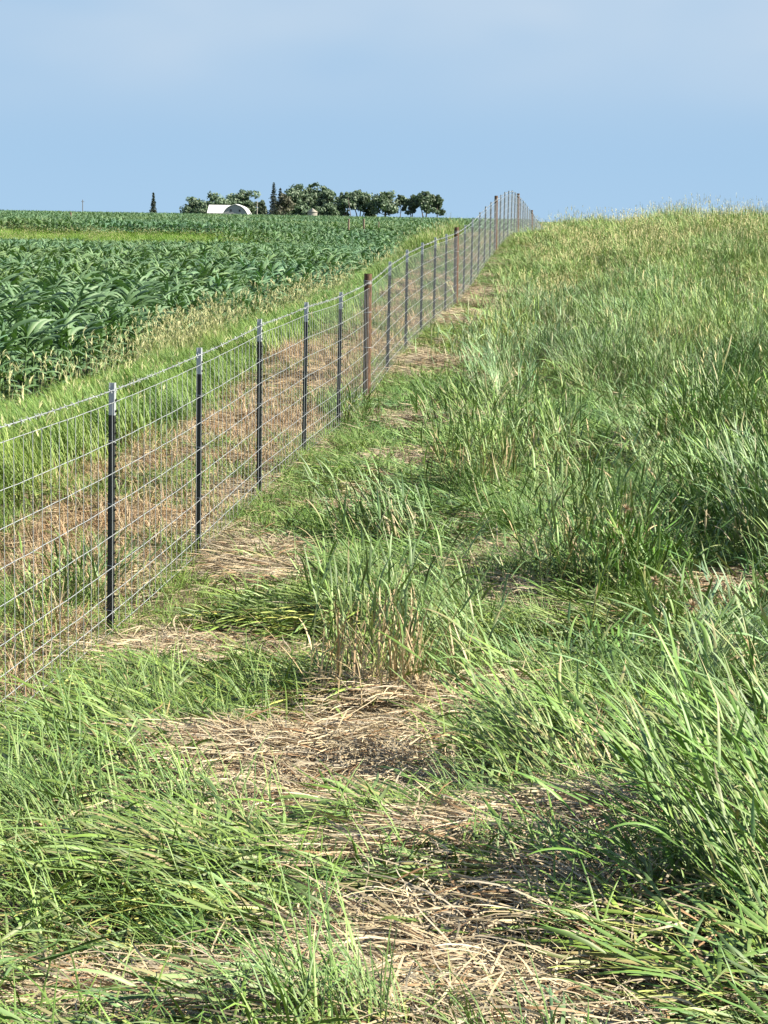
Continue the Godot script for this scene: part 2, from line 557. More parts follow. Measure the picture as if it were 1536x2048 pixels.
	sr.quad(Vector3(4.4, 6.3, -3.0), Vector3(-3.2, 6.3, -3.0), Vector3(-3.6, 3.5, -6.5), Vector3(4.4, 3.5, -6.5), Color.WHITE)
	part("roof", sr.mesh(), white, shed)

	var bin_ := thing("grain_bin", Vector3(-26.1, 5.0, -699.0), "small round grain bin with a pale conical roof below the grove", "grain bin")
	var bw := Build.new()
	bw.tube(PackedVector3Array([Vector3(0, -0.5, 0), Vector3(0, 4.4, 0)]), PackedFloat32Array([1.75, 1.75]), 20)
	part("wall", bw.mesh(), material(Color(0.26, 0.25, 0.225), 0.6), bin_)
	var br := Build.new()
	br.tube(PackedVector3Array([Vector3(0, 4.38, 0), Vector3(0, 5.6, 0)]), PackedFloat32Array([1.95, 0.2]), 20)
	part("roof", br.mesh(), material(Color(0.36, 0.345, 0.31), 0.6), bin_)

	var timber := material(Color(0.16, 0.12, 0.09), 0.9)
	for q in [["utility_pole", -44.6, 696.0, 4.9, 7.9, 0.15, "pale wooden utility pole beside the small dark tree", 0.0, Color(0.35, 0.33, 0.3)],
			["utility_pole", -104.1, 700.0, 5.0, 7.2, 0.16, "thin lone pole on the skyline at the far left", 0.0, Color(0.14, 0.13, 0.13)],
			["leaning_pole", -12.9, 703.0, 7.0, 7.4, 0.14, "dark pole leaning beside the slender trees", 0.17, Color(0.12, 0.1, 0.09)]]:
		var pole := thing(q[0], Vector3(q[1], q[3], -q[2]), q[6], "pole")
		pole.rotation.z = q[7]
		var pb := Build.new()
		pb.tube(PackedVector3Array([Vector3(0, -0.5, 0), Vector3(0, q[4], 0)]), PackedFloat32Array([q[5], q[5] * 0.75]), 8)
		part("shaft", pb.mesh(), material(q[8], 0.9), pole)
		if q[0] == "utility_pole":
			var arm := Build.new()
			arm.box(Vector3(-0.55, q[4] - 0.7, -0.06), Vector3(0.55, q[4] - 0.58, 0.06))
			part("cross_arm", arm.mesh(), timber, pole)
	for q in [[-2.15, 109.5, 1.5, "left brown wooden post standing in the far corn"], [-1.36, 110.5, 1.45, "right brown wooden post standing in the far corn"], [-0.56, 110.0, 1.35, "thin faded post right of the brown posts in the corn"], [-20.1, 130.0, 1.3, "dark post in the far corn at the left"]]:
		var y := ground(q[0], q[1])
		var post := thing("wooden_post", Vector3(q[0], y, -q[1]), q[3], "wooden post")
		var pb := Build.new()
		var r := 0.05 if q[2] != 1.35 else 0.025
		pb.tube(PackedVector3Array([Vector3(0, -0.3, 0), Vector3(0.01, q[2], 0)]), PackedFloat32Array([r * 1.1, r]), 8)
		part("shaft", pb.mesh(), timber, post)


# ---------------------------------------------------------------- fence
func post_spot(k: float) -> Vector2:
	var d := FIRST_POST + k * POST_STEP
	return Vector2(FENCE_A + FENCE_B * d, d)

func make_fence() -> void:
	var black := material(Color(0.014, 0.017, 0.019), 0.45)
	black.clearcoat_enabled = true
	black.clearcoat = 0.1
	var silver := material(Color(0.40, 0.44, 0.48), 0.42, 0.3)
	var zinc := material(Color(0.43, 0.465, 0.50), 0.44, 0.45)
	var rust := material(Color.WHITE, 0.85)
	var tex := NoiseTexture2D.new()
	tex.width = 256
	tex.height = 256
	tex.seamless = true
	var fn := FastNoiseLite.new()
	fn.seed = 31
	fn.frequency = 0.045
	fn.fractal_octaves = 5
	tex.noise = fn
	var ramp := Gradient.new()
	ramp.offsets = PackedFloat32Array([0.0, 0.35, 0.6, 1.0])
	ramp.colors = PackedColorArray([Color(0.11, 0.085, 0.072), Color(0.24, 0.175, 0.135), Color(0.37, 0.275, 0.205), Color(0.52, 0.41, 0.31)])
	tex.color_ramp = ramp
	rust.albedo_texture = tex
	rust.uv1_triplanar = true
	rust.uv1_scale = Vector3(9.0, 0.9, 9.0)
	var rim := material(Color(0.06, 0.045, 0.04), 0.8)

	# one T-post: a flange with studs towards the wire, a web behind it, the upper end silver
	var proto := {}
	var lo := Build.new()
	var hi := Build.new()
	for q in [[lo, -0.35, 1.2], [hi, 1.2, 1.37]]:
		var b: Build = q[0]
		b.box(Vector3(-0.0045, q[1], -0.0175), Vector3(0.0, q[2], 0.0175))
		b.box(Vector3(-0.030, q[1], -0.0025), Vector3(-0.0045, q[2], 0.0025))
		b.tube(PackedVector3Array([Vector3(-0.031, q[1], 0), Vector3(-0.031, q[2], 0)]), PackedFloat32Array([0.0042, 0.0042]), 8)
	var studs := Build.new()
	for k in 22:
		var y := 0.06 + k * 0.058
		studs.tube(PackedVector3Array([Vector3(-0.001, y, 0), Vector3(0.006, y + 0.002, 0), Vector3(0.009, y + 0.004, 0)]), PackedFloat32Array([0.0075, 0.007, 0.004]), 6)
	var clips := Build.new()
	for y in [0.0]:
		clips.tube(PackedVector3Array([Vector3(0.013, y - 0.01, 0.02), Vector3(0.002, y - 0.002, 0.0215), Vector3(-0.012, y, 0.012), Vector3(-0.036, y, 0.004), Vector3(-0.036, y, -0.004), Vector3(-0.012, y, -0.012), Vector3(0.002, y + 0.004, -0.0215), Vector3(0.013, y + 0.012, -0.02)]),
			PackedFloat32Array([0.0018, 0.0018, 0.0018, 0.0018, 0.0018, 0.0018, 0.0018, 0.0018]), 5)
	proto.lower = lo.mesh()
	proto.upper = hi.mesh()
	proto.studs = studs.mesh()
	proto.clips = clips.mesh()
	var pipe := Build.new()
	pipe.tube(PackedVector3Array([Vector3(0, -0.35, 0), Vector3(0, 1.43, 0)]), PackedFloat32Array([0.044, 0.044]), 20, Color.WHITE, false)
	pipe.tube(PackedVector3Array([Vector3(0, 1.43, 0), Vector3(0, 1.30, 0)]), PackedFloat32Array([0.038, 0.038]), 20, Color.WHITE, true)
	for k in 20:
		var a := TAU * k / 20
		var c := TAU * (k + 1) / 20
		pipe.quad(Vector3(cos(a) * .038, 1.43, sin(a) * .038), Vector3(cos(c) * .038, 1.43, sin(c) * .038), Vector3(cos(c) * .044, 1.43, sin(c) * .044), Vector3(cos(a) * .044, 1.43, sin(a) * .044), Color.WHITE)
	proto.pipe = pipe.mesh()
	var collar := Build.new()
	var ring := func(b: Build, y: float, r: float, thick: float, tilt: float):
		var path := PackedVector3Array()
		var rad := PackedFloat32Array()
		for k in 19:
			var a := TAU * k / 18
			path.append(Vector3(cos(a) * r, y + cos(a + 0.6) * tilt, sin(a) * r))
			rad.append(thick)
		b.tube(path, rad, 5, Color.WHITE, false)
	ring.call(collar, 0.0, 0.047, 0.0022, 0.007)
	proto.ties = collar.mesh()

	var words := ["first", "second", "third", "fourth", "fifth"]
	var ordinal := ["", "first", "second", "third", "fourth", "fifth"]
	var tops := []   # ground at each post, and how each leans
	for k in range(-2, 38):
		var s := post_spot(k)
		tops.append(Vector3(s.x, look(bank, s.y) - (0.13 if s.y < 9.0 else 0.0), -s.y))
	for k in range(0, 37):
		var at: Vector3 = tops[k + 2]
		var group_no := k / 6
		if k % 6 == 5:
			var lab := "%s rusty brown pipe post counting along the fence from the camera" % ordinal[mini(group_no + 1, 5)]
			if group_no + 1 > 5:
				lab = "sixth rusty pipe post, farthest down beyond the crest of the fence"
			var p := thing("pipe_post", at, lab, "fence post", "rusty pipe posts of the wire fence")
			p.rotation = Vector3(rf(-0.008, 0.008), rf(0, TAU), rf(-0.008, 0.008))
			part("pipe", proto.pipe, rust, p)
			for y in [1.355, 1.34, 1.325, 1.0, 0.62]:
				part("wire_tie", proto.ties, zinc, p, Vector3(0, y, 0)).rotation.y = y * 9.0
		else:
			var lab := ""
			if group_no == 0:
				lab = "%s black steel T-post from the camera, silver tip, before the rusty pipe posts" % words[k % 6]
			else:
				lab = "%s black steel T-post after the %s rusty pipe post along the fence" % [words[k % 6], ordinal[mini(group_no, 5)]]
				if group_no > 5:
					lab = "black steel T-post after the sixth rusty pipe post"
			var p := thing("metal_fence_post", at, lab, "fence post", "black T-posts of the wire fence")
			p.rotation = Vector3(rf(-0.013, 0.013), atan(FENCE_B) * -1.0 + rf(-0.06, 0.06), rf(-0.01, 0.006))
			part("shaft", proto.lower, black, p)
			part("silver_tip", proto.upper, silver, p)
			part("studs", proto.studs, black, p).set_meta("kind", "stuff")
			for y in [1.33, 1.065, 0.73, 0.40, 0.16]:
				part("wire_clip", proto.clips, zinc, p, Vector3(0, y, 0))

	# wires: positions along the fence at height y above the posts' feet, on the near side of the posts
	var along := func(f: float, y: float) -> Vector3:
		var k := clampi(int(floor(f)) + 2, 0, tops.size() - 2)
		var q: float = f + 2.0 - k
		var p: Vector3 = tops[k].lerp(tops[k + 1], q)
		return p + Vector3(0.012, y - 0.005 * 4.0 * q * (1.0 - q), 0.001)
	var heights := [1.27, 1.065, 0.90, 0.73, 0.57, 0.40, 0.265, 0.16, 0.065]
	var woven := thing("woven_wire_fence", tops[2], "galvanised woven wire mesh stretched along the black and rusty posts", "wire fence")
	var origin: Vector3 = tops[2]
	for h in heights:
		var b := Build.new()
		var path := PackedVector3Array()
		var rad := PackedFloat32Array()
		for s in 38 * 12 + 1:
			var f := -2.0 + s / 12.0
			path.append(along.call(f, h) - origin + Vector3(0, rf(-0.002, 0.002), rf(-0.001, 0.001)))
			rad.append(0.0018)
		b.tube(path, rad, 5)
		part("line_wire", b.mesh(), zinc, woven)
	var rest := Build.new()
	var knots := Build.new()
	for s in 36 * 16:
		var f := -1.5 + (s + 0.5) / 16.0
		var b := rest if s >= 300 else Build.new()
		var path := PackedVector3Array()
		var rad := PackedFloat32Array()
		var foot: Vector3 = along.call(f, 0.065)
		var jog := 0.0
		for h in heights:
			jog = clampf(jog + rf(-0.004, 0.004), -0.008, 0.008)
			var p: Vector3 = along.call(f, h)
			path.append(p - (origin if s >= 300 else foot) + Vector3(0.0025 + jog * 0.1, 0, jog))
			rad.append(0.0014)
		b.tube(path, rad, 4)
		if s < 170:
			for q in path:
				var p: Vector3 = foot - origin + q
				knots.tube(PackedVector3Array([p - Vector3(0, 0.006, 0.002), p, p + Vector3(0, 0.006, 0.002)]), PackedFloat32Array([0.0016, 0.0038, 0.0016]), 5)
		if s < 300:
			part("stay_wire", b.mesh(), zinc, woven, foot - origin)
	part("wire_knots", knots.mesh(), zinc, woven).set_meta("kind", "stuff")
	var o := part("far_stay_wires", rest.mesh(), zinc, woven)
	o.set_meta("kind", "stuff")

	var barbed := thing("barbed_wire", tops[2], "twisted barbed wire strand along the very top of the fence", "barbed wire")
	for side in 2:
		var b := Build.new()
		var path := PackedVector3Array()
		var rad := PackedFloat32Array()
		for s in 38 * 48 + 1:
			var f := -2.0 + s / 48.0
			var a: float = s * 1.35 + side * PI
			path.append(along.call(f, 1.335) - origin + Vector3(cos(a), sin(a), 0) * 0.0022)
			rad.append(0.0013)
		b.tube(path, rad, 4)
		part("strand", b.mesh(), zinc, barbed)
	var barbs := Build.new()
	for s in 36 * 22:
		var f := -1.5 + (s + rf(-0.15, 0.15)) / 22.0
		var p: Vector3 = along.call(f, 1.335) - origin
		for k in 2:
			var a := rf(0, TAU)
			var dir := Vector3(cos(a), sin(a), rf(-0.4, 0.4)).normalized() * 0.014
			barbs.tube(PackedVector3Array([p - dir + Vector3(0, 0, k * 0.004), p + dir + Vector3(0, 0, k * 0.004)]), PackedFloat32Array([0.0014, 0.0014]), 4)
		barbs.tube(PackedVector3Array([p - Vector3(0, 0, 0.007), p + Vector3(0, 0, 0.007)]), PackedFloat32Array([0.0042, 0.0042]), 5)
	o = part("barbs", barbs.mesh(), zinc, barbed)
	o.set_meta("kind", "stuff")


# ---------------------------------------------------------------- corn
func corn_leaf(k: int) -> ArrayMesh:
	var b := Build.new()
	corn_blade(b, Vector3.ZERO, 0.0, k)
	return b.mesh()

func corn_blade(b: Build, at: Vector3, az: float, k: int, grow := 1.0, segs := 8) -> void:   # k: 0 low and drooping ... 5 the upright whorl
	var e0: float = [0.5, 0.6, 0.68, 0.78, 0.92, 1.2][k] + rf(-0.1, 0.1)
	var e1: float = [-0.9, -0.8, -0.7, -0.5, -0.2, 0.4][k] + rf(-0.3, 0.3)
	var l: float = [0.36, 0.44, 0.48, 0.47, 0.42, 0.32][k] * rf(0.88, 1.12) * grow
	var s := rf(0.85, 1.15)
	b.blade(at, az, e0, e1, l, [0.07, 0.085, 0.094, 0.092, 0.08, 0.056][k] * grow, segs, Color(0.08, 0.148, 0.06) * s, Color(0.105, 0.178, 0.098) * s, rf(-0.9, 0.9), rf(-0.7, 0.7), 0.24, -9.0, 0.5, rf(-0.45, 0.45))

func corn_heights() -> Array:
	return [[0.10, 0], [0.18, 0], [0.26, 1], [0.35, 1], [0.44, 1], [0.55, 2], [0.64, 2], [0.72, 3], [0.79, 3], [0.82, 3], [0.84, 4], [0.86, 4], [0.88, 4], [0.9, 5]]

func make_corn() -> void:
	var stalk := Build.new()
	stalk.tube(PackedVector3Array([Vector3(0, -0.05, 0), Vector3(0, 0.5, 0), Vector3(0, 0.92, 0)]), PackedFloat32Array([0.015, 0.012, 0.006]), 7, Color(0.075, 0.14, 0.05))
	var stalk_mesh := stalk.mesh()
	var leaves := []
	for k in 6:
		leaves.append([corn_leaf(k), corn_leaf(k), corn_leaf(k)])
	# whole plants in one mesh for the mass of the field
	var whole := []
	for m in 6:
		var b := Build.new()
		b.tube(PackedVector3Array([Vector3(0, -0.05, 0), Vector3(0, 0.92, 0)]), PackedFloat32Array([0.014, 0.006]), 5, Color(0.075, 0.14, 0.05))
		var plane := 0.0
		for h in corn_heights():
			plane += PI + rf(-0.35, 0.35)
			corn_blade(b, Vector3(0, h[0], 0), plane, h[1], 1.0, 7)
		whole.append(b.mesh())
	var coarse := []
	for m in 4:
		var b := Build.new()
		var plane := 0.0
		for h in corn_heights():
			if h[0] < 0.4:
				continue
			plane += PI + rf(-0.5, 0.5)
			corn_blade(b, Vector3(0, h[0], 0), plane, h[1], 1.12, 4)
		coarse.append(b.mesh())
	var spots := []
	for row in 40:
		var u := -4.0 - row * 0.76
		var d := 17.0
		while d < 98.0:
			d += 0.15 * rf(0.8, 1.25)
			var x := FENCE_A + FENCE_B * d + u + rf(-0.04, 0.04)
			if x < -0.19 * d - 3.0 or x > 0.19 * d + 1.0:
				continue
			if row == 0 and rng.randf() < 0.12:
				continue
			if d > 96.0 + noise_big.get_noise_2d(x * 2.0, 3.0) * 1.5 and x < -9.0 + rf(-2, 4):
				continue
			spots.append(Vector2(x, d))
	# the first 300 seen, nearest first, are plants of their own
	var order := []
	for k in spots.size():
		var s: Vector2 = spots[k]
		if absf(s.x) < 0.187 * s.y + 0.1 and across(s.x, s.y) > -9.5:
			order.append([s.y + maxf(0.0, -4.2 - across(s.x, s.y)) * 2.0, k])
	order.sort_custom(func(a, b): return a[0] < b[0])
	var single := {}
	for q in order.slice(0, 300):
		single[q[1]] = true
	var protos := []
	for m in 5:
		var t := Node3D.new()
		part("stalk", stalk_mesh, mat_corn, t)
		var plane := rf(0, TAU)
		for h in corn_heights():
			plane += PI + rf(-0.35, 0.35)
			var lf := part("leaf", leaves[h[1]][rng.randi() % 3], mat_corn, t, Vector3(0, h[0], 0))
			lf.rotation.y = plane
		protos.append(t)
	var lists := [[], [], [], [], [], []]
	for k in spots.size():
		var s: Vector2 = spots[k]
		var y := ground(s.x, s.y)
		var size := rf(0.9, 1.15) * lerpf(0.82, 1.0, smoothstep(-4.0, -5.6, across(s.x, s.y))) * (1.0 + 0.12 * noise_mid.get_noise_2d(s.x, s.y)) * 0.95
		if single.has(k):
			var t: Node3D = protos[rng.randi() % 5].duplicate()
			t.name = numbered("corn_plant")
			add_child(t)
			t.position = Vector3(s.x, y, -s.y)
			t.rotation = Vector3(rf(-.06, .06), rf(0, TAU), rf(-.06, .06))
			t.scale = Vector3.ONE * size
			tag(t, "leafy green corn plant at the field edge nearest the fence", "corn plant", "corn plants along the near edge of the field")
		else:
			lists[rng.randi() % 6].append([Vector3(s.x, y, -s.y), rf(0, TAU), size, tint(0.82, 1.2, s.x, s.y)])
	for t in protos:
		t.free()
	var mass := thing("corn_field", Vector3.ZERO, "dense mass of dark green corn leaves behind the field edge", "corn", "", "stuff")
	for m in 6:
		scatter(mass, "plants", whole[m], lists[m], mat_corn)
	# beyond the grass strip, up to the crest
	var far_lists := [[], [], [], []]
	var d := 97.0
	while d < 236.0:
		var left := -0.2 * d - 3.0
		var right := minf(0.2 * d, FENCE_A + FENCE_B * d - 4.0)
		var x := left
		while x < right:
			x += 0.34 * rf(0.7, 1.3) * (1.0 + (d - 97.0) / 260.0)
			var strip := clampf((-3.0 - x) / 6.0 + rf(-0.3, 0.3), 0, 1) * 14.0
			if d < 97.0 + strip + noise_big.get_noise_2d(x * 1.5, 3.0) * 2.0:
				continue
			far_lists[rng.randi() % 4].append([Vector3(x, ground(x, d), -d - rf(-.3, .3)), rf(0, TAU), rf(0.78, 1.0), tint(0.85, 1.2, x, d)])
		d += 0.5 + (d - 97.0) / 230.0
	var far := thing("far_corn_field", Vector3.ZERO, "distant corn rising from the pale grass strip to the skyline", "corn", "", "stuff")
	for m in 4:
		scatter(far, "plants", coarse[m], far_lists[m], mat_corn)


func tint(lo: float, hi: float, x: float, d: float) -> Color:
	var s := rf(lo, hi)
	var w := noise_big.get_noise_2d(x, d) + rf(-0.35, 0.35)
	return Color(s * (1.0 + 0.16 * w), s, s * (1.0 - 0.28 * w))

func scatter(parent: Node, called: String, m: Mesh, list: Array, mat: Material) -> void:   # list: [place, turn, size, colour, height factor, lean]
	if list.is_empty():
		return
	var mm := MultiMesh.new()
	mm.transform_format = MultiMesh.TRANSFORM_3D
	mm.use_colors = true
	mm.mesh = m
	mm.instance_count = list.size()
	var buf := PackedFloat32Array()
	buf.resize(list.size() * 16)
	var k := 0
	for q in list:
		var b := Basis(Vector3.UP, q[1])
		if q.size() > 5:
			b = b.rotated(q[5], q[6])
		b = b.scaled_local(Vector3(q[2], q[2] * (q[4] if q.size() > 4 else 1.0), q[2]))
		var p: Vector3 = q[0]
		var c: Color = q[3]
		buf[k] = b.x.x
		buf[k + 1] = b.y.x
		buf[k + 2] = b.z.x
		buf[k + 3] = p.x
		buf[k + 4] = b.x.y
		buf[k + 5] = b.y.y
		buf[k + 6] = b.z.y
		buf[k + 7] = p.y
		buf[k + 8] = b.x.z
		buf[k + 9] = b.y.z
		buf[k + 10] = b.z.z
		buf[k + 11] = p.z
		buf[k + 12] = c.r
		buf[k + 13] = c.g
		buf[k + 14] = c.b
		buf[k + 15] = 1.0
		k += 16
	mm.buffer = buf
	var o := MultiMeshInstance3D.new()
	o.name = called
	o.multimesh = mm
	o.material_override = mat
	o.set_meta("kind", "stuff")
	parent.add_child(o, true)


# ---------------------------------------------------------------- grass
const FRESH := Color(0.124, 0.206, 0.038)
const DEEP := Color(0.045, 0.112, 0.024)
const BLUISH := Color(0.128, 0.208, 0.088)
const PALE := Color(0.265, 0.315, 0.10)
const STRAW := Color(0.47, 0.38, 0.225)
const GREYED := Color(0.36, 0.32, 0.25)
const RUSSET := Color(0.24, 0.15, 0.08)

func mix3(a: Color, b: Color, c: Color) -> Color:
	var t := rng.randf()
	return a.lerp(b, t) if rng.randf() < 0.5 else b.lerp(c, t)

func lodged_mesh(count: int, wide: float) -> ArrayMesh:   # stems that lie over towards +x, their leaves close along them
	var b := Build.new()
	var stems := int(count / 5.0)
	for k in stems:
		var p := Vector3(rf(-0.24, 0.06), rf(0.0, 0.06), rf(-0.2, 0.2))
		var az := gauss() * 0.55
		var e := rf(-0.06, 0.2) if rng.randf() < 0.8 else rf(0.1, 0.5)
		var c := mix3(FRESH, DEEP, BLUISH) * rf(0.75, 1.3)
		var slim := 1.0
		if rng.randf() < 0.10:
			c = STRAW * rf(0.55, 0.85)
			slim = 0.45
			e = minf(e, 0.05)
		elif rng.randf() < 0.13:
			c = PALE * rf(0.8, 1.1)
		var l := rf(0.18, 0.36)
		b.blade(p, az, e, e - 0.25, l, 0.0045 * wide, 3, STRAW.lerp(PALE, rf(0, 1)) * 0.8, c, 0, 0, 0.0, 0.0, 0.2)
		for q in 6:
			var dir := Vector3(cos(az) * cos(e), sin(e) - 0.03 * q, sin(az) * cos(e))
			p += dir * l * 0.16
			p.y = maxf(p.y, 0.004)
			var cc := c * rf(0.5, 1.35)
			b.blade(p, az + rf(-0.7, 0.7), e + rf(-0.2, 0.28), e - rf(-0.1, 0.45), rf(0.08, 0.19), rf(0.0065, 0.0125) * wide * slim, 4, cc.lerp(PALE, 0.25), cc if rng.randf() < 0.94 else STRAW * 0.6, rf(-0.8, 0.8), rf(-0.3, 0.3), 0.18, rf(0.0, 0.02), 0.55, rf(-0.9, 0.9))
	return b.mesh()

func short_mesh(count: int, wide: float) -> ArrayMesh:   # fresh upright blades
	var b := Build.new()
	for k in count:
		var a := rf(0, TAU)
		var root := Vector3(gauss() * 0.07, -0.01, gauss() * 0.07)
		var c := mix3(FRESH, DEEP, FRESH * 1.2) * rf(0.8, 1.2)
		b.blade(root, a, rf(0.9, 1.45), rf(-0.5, 0.7), rf(0.13, 0.30), rf(0.004, 0.008) * wide, 5, c.lerp(PALE, 0.3), c, rf(-0.8, 0.8), rf(-0.4, 0.4), 0.2, 0.0, 0.6, rf(-0.3, 0.3))
	return b.mesh()

func tall_blades(b: Build, stems: int, spread: float, height: float, wide: float, blue: float, lean_az: float, lean: float, segs := 6) -> void:   # stems with leaves along them
	for k in stems:
		var root := Vector3(gauss() * spread * 0.5, -0.02, gauss() * spread * 0.5)
		var az := lean_az + gauss() * 0.5 if lean > 0.25 else rf(0, TAU)
		var e := PI / 2 - lean - absf(gauss()) * 0.14
		var l := height * rf(0.65, 1.1)
		var c := FRESH.lerp(BLUISH, clampf(blue + rf(-0.35, 0.35), 0, 1)) * rf(0.75, 1.2)
		var e1 := e - rf(0.0, 0.35) - lean * 0.25
		# the stem, and its leaves at the points passed on the way up
		b.blade(root, az, e, e1, l * 0.85, 0.0052 * wide, 4, STRAW.lerp(PALE, rf(0.3, 1.0)) * 0.8, c, 0.0, 0.0, 0.0, 0.0, 0.25)
		var nodes := 5
		var p := root
		var st := l * 0.85 / nodes
		var turn := rf(0, TAU)
		for s in nodes:
			var t := (s + 0.5) / nodes
			var ee := lerpf(e, e1, pow(t, 1.25))
			p += Vector3(cos(az) * cos(ee), sin(ee), sin(az) * cos(ee)) * st
			if s == 0 and rng.randf() < 0.5:
				continue
			turn += PI + rf(-0.5, 0.5)
			var out := Vector3(cos(turn), 0, sin(turn)) * rf(0.2, 0.5) + Vector3(cos(az) * cos(ee), sin(ee), sin(az) * cos(ee))
			var la := atan2(out.z, out.x)
			var le := atan2(out.y, Vector2(out.x, out.z).length())
			var cc := c * rf(0.5, 1.35)
			if s < 2 and rng.randf() < 0.25:
				cc = STRAW * rf(0.6, 1.0)
			b.blade(p, la, le, le - pow(rng.randf(), 2.0) * 1.4, rf(0.12, 0.24) * (0.7 + height * 0.4), rf(0.009, 0.015) * wide, segs, cc, cc * 1.08 if rng.randf() < 0.88 else STRAW * 0.65, rf(-1.0, 1.0), rf(-0.4, 0.4), 0.2, 0.0, 0.55, rf(-0.4, 0.4))

func tall_mesh(stems: int, spread: float, height: float, wide: float, blue: float, lean_az := 0.0, lean := 0.0, segs := 6) -> ArrayMesh:
	var b := Build.new()
	tall_blades(b, stems, spread, height, wide, blue, lean_az, lean, segs)
	return b.mesh()

func thatch_mesh(count: int, upright := false) -> ArrayMesh:   # dead stalks and leaves lying on the soil
	var b := Build.new()
	for k in count:
		var c := mix3(STRAW, GREYED, STRAW * 0.7) * rf(0.65, 1.2)
		if rng.randf() < 0.22:
			c = RUSSET * rf(0.6, 1.3)
		if upright:
			b.blade(Vector3(gauss() * 0.08, -0.01, gauss() * 0.08), rf(0, TAU), rf(0.6, 1.5), rf(-0.3, 1.0), rf(0.10, 0.28), rf(0.002, 0.005), 4, c * 0.9, c, rf(-0.5, 0.5), rf(-0.3, 0.3), 0.0, 0.0, 0.3)
		else:
			b.blade(Vector3(rf(-0.2, 0.1), rf(0.0, 0.05), rf(-0.16, 0.16)), gauss() * 0.85, rf(-0.1, 0.4), rf(-0.5, 0.15), rf(0.06, 0.26), rf(0.002, 0.006), 5, c, c * rf(0.7, 1.15), rf(-2.0, 2.0), rf(-1.3, 1.3), 0.0, rf(0.003, 0.03), 0.3, rf(-0.5, 0.5))
	return b.mesh()

func head_mesh(stems: int, height: float, col: Color, size: float) -> ArrayMesh:   # thin stalks with loose seed heads
	var b := Build.new()
	for k in stems:
		var root := Vector3(gauss() * 0.12, 0, gauss() * 0.12)
		var az := rf(0, TAU)
		var l := height * rf(0.8, 1.15)
		var tip := b.blade(root, az, rf(1.3, 1.55), rf(0.9, 1.35), l, 0.0035, 5, PALE * 0.8, col * 0.8, 0, 0, 0.0, -9.0, 0.15)
		for s in 9:
			var c := col * rf(0.75, 1.2)
			b.blade(tip - Vector3(0, rf(-0.02, 0.13) * size, 0), rf(0, TAU), rf(0.7, 1.4), rf(0.2, 1.2), rf(0.03, 0.07) * size, 0.0065 * size, 3, c, c, 0, 0, 0.0, -9.0, 0.5)
	return b.mesh()

func fox_mesh() -> ArrayMesh:   # fine stems that end in soft narrow spikes
	var b := Build.new()
	for k in 16:
		var az := rf(0, TAU)
		var tip := b.blade(Vector3(gauss() * 0.12, 0, gauss() * 0.12), az, rf(1.3, 1.55), rf(0.8, 1.35), rf(0.38, 0.68), 0.003, 4, PALE * 0.8, PALE, 0, 0, 0.0, -9.0, 0.15)
		for s in 5:
			var c := Color(0.46, 0.43, 0.24).lerp(Color(0.30, 0.34, 0.15), rng.randf()) * rf(0.8, 1.15)
			b.blade(tip - Vector3(0, 0.01 * s, 0), az + rf(-0.6, 0.6), rf(0.8, 1.4), rf(0.2, 1.0), rf(0.04, 0.075), rf(0.005, 0.008), 3, c, c * 1.1, rf(-1, 1), 0, 0.0, -9.0, 0.4, rf(-1.5, 1.5))
	return b.mesh()

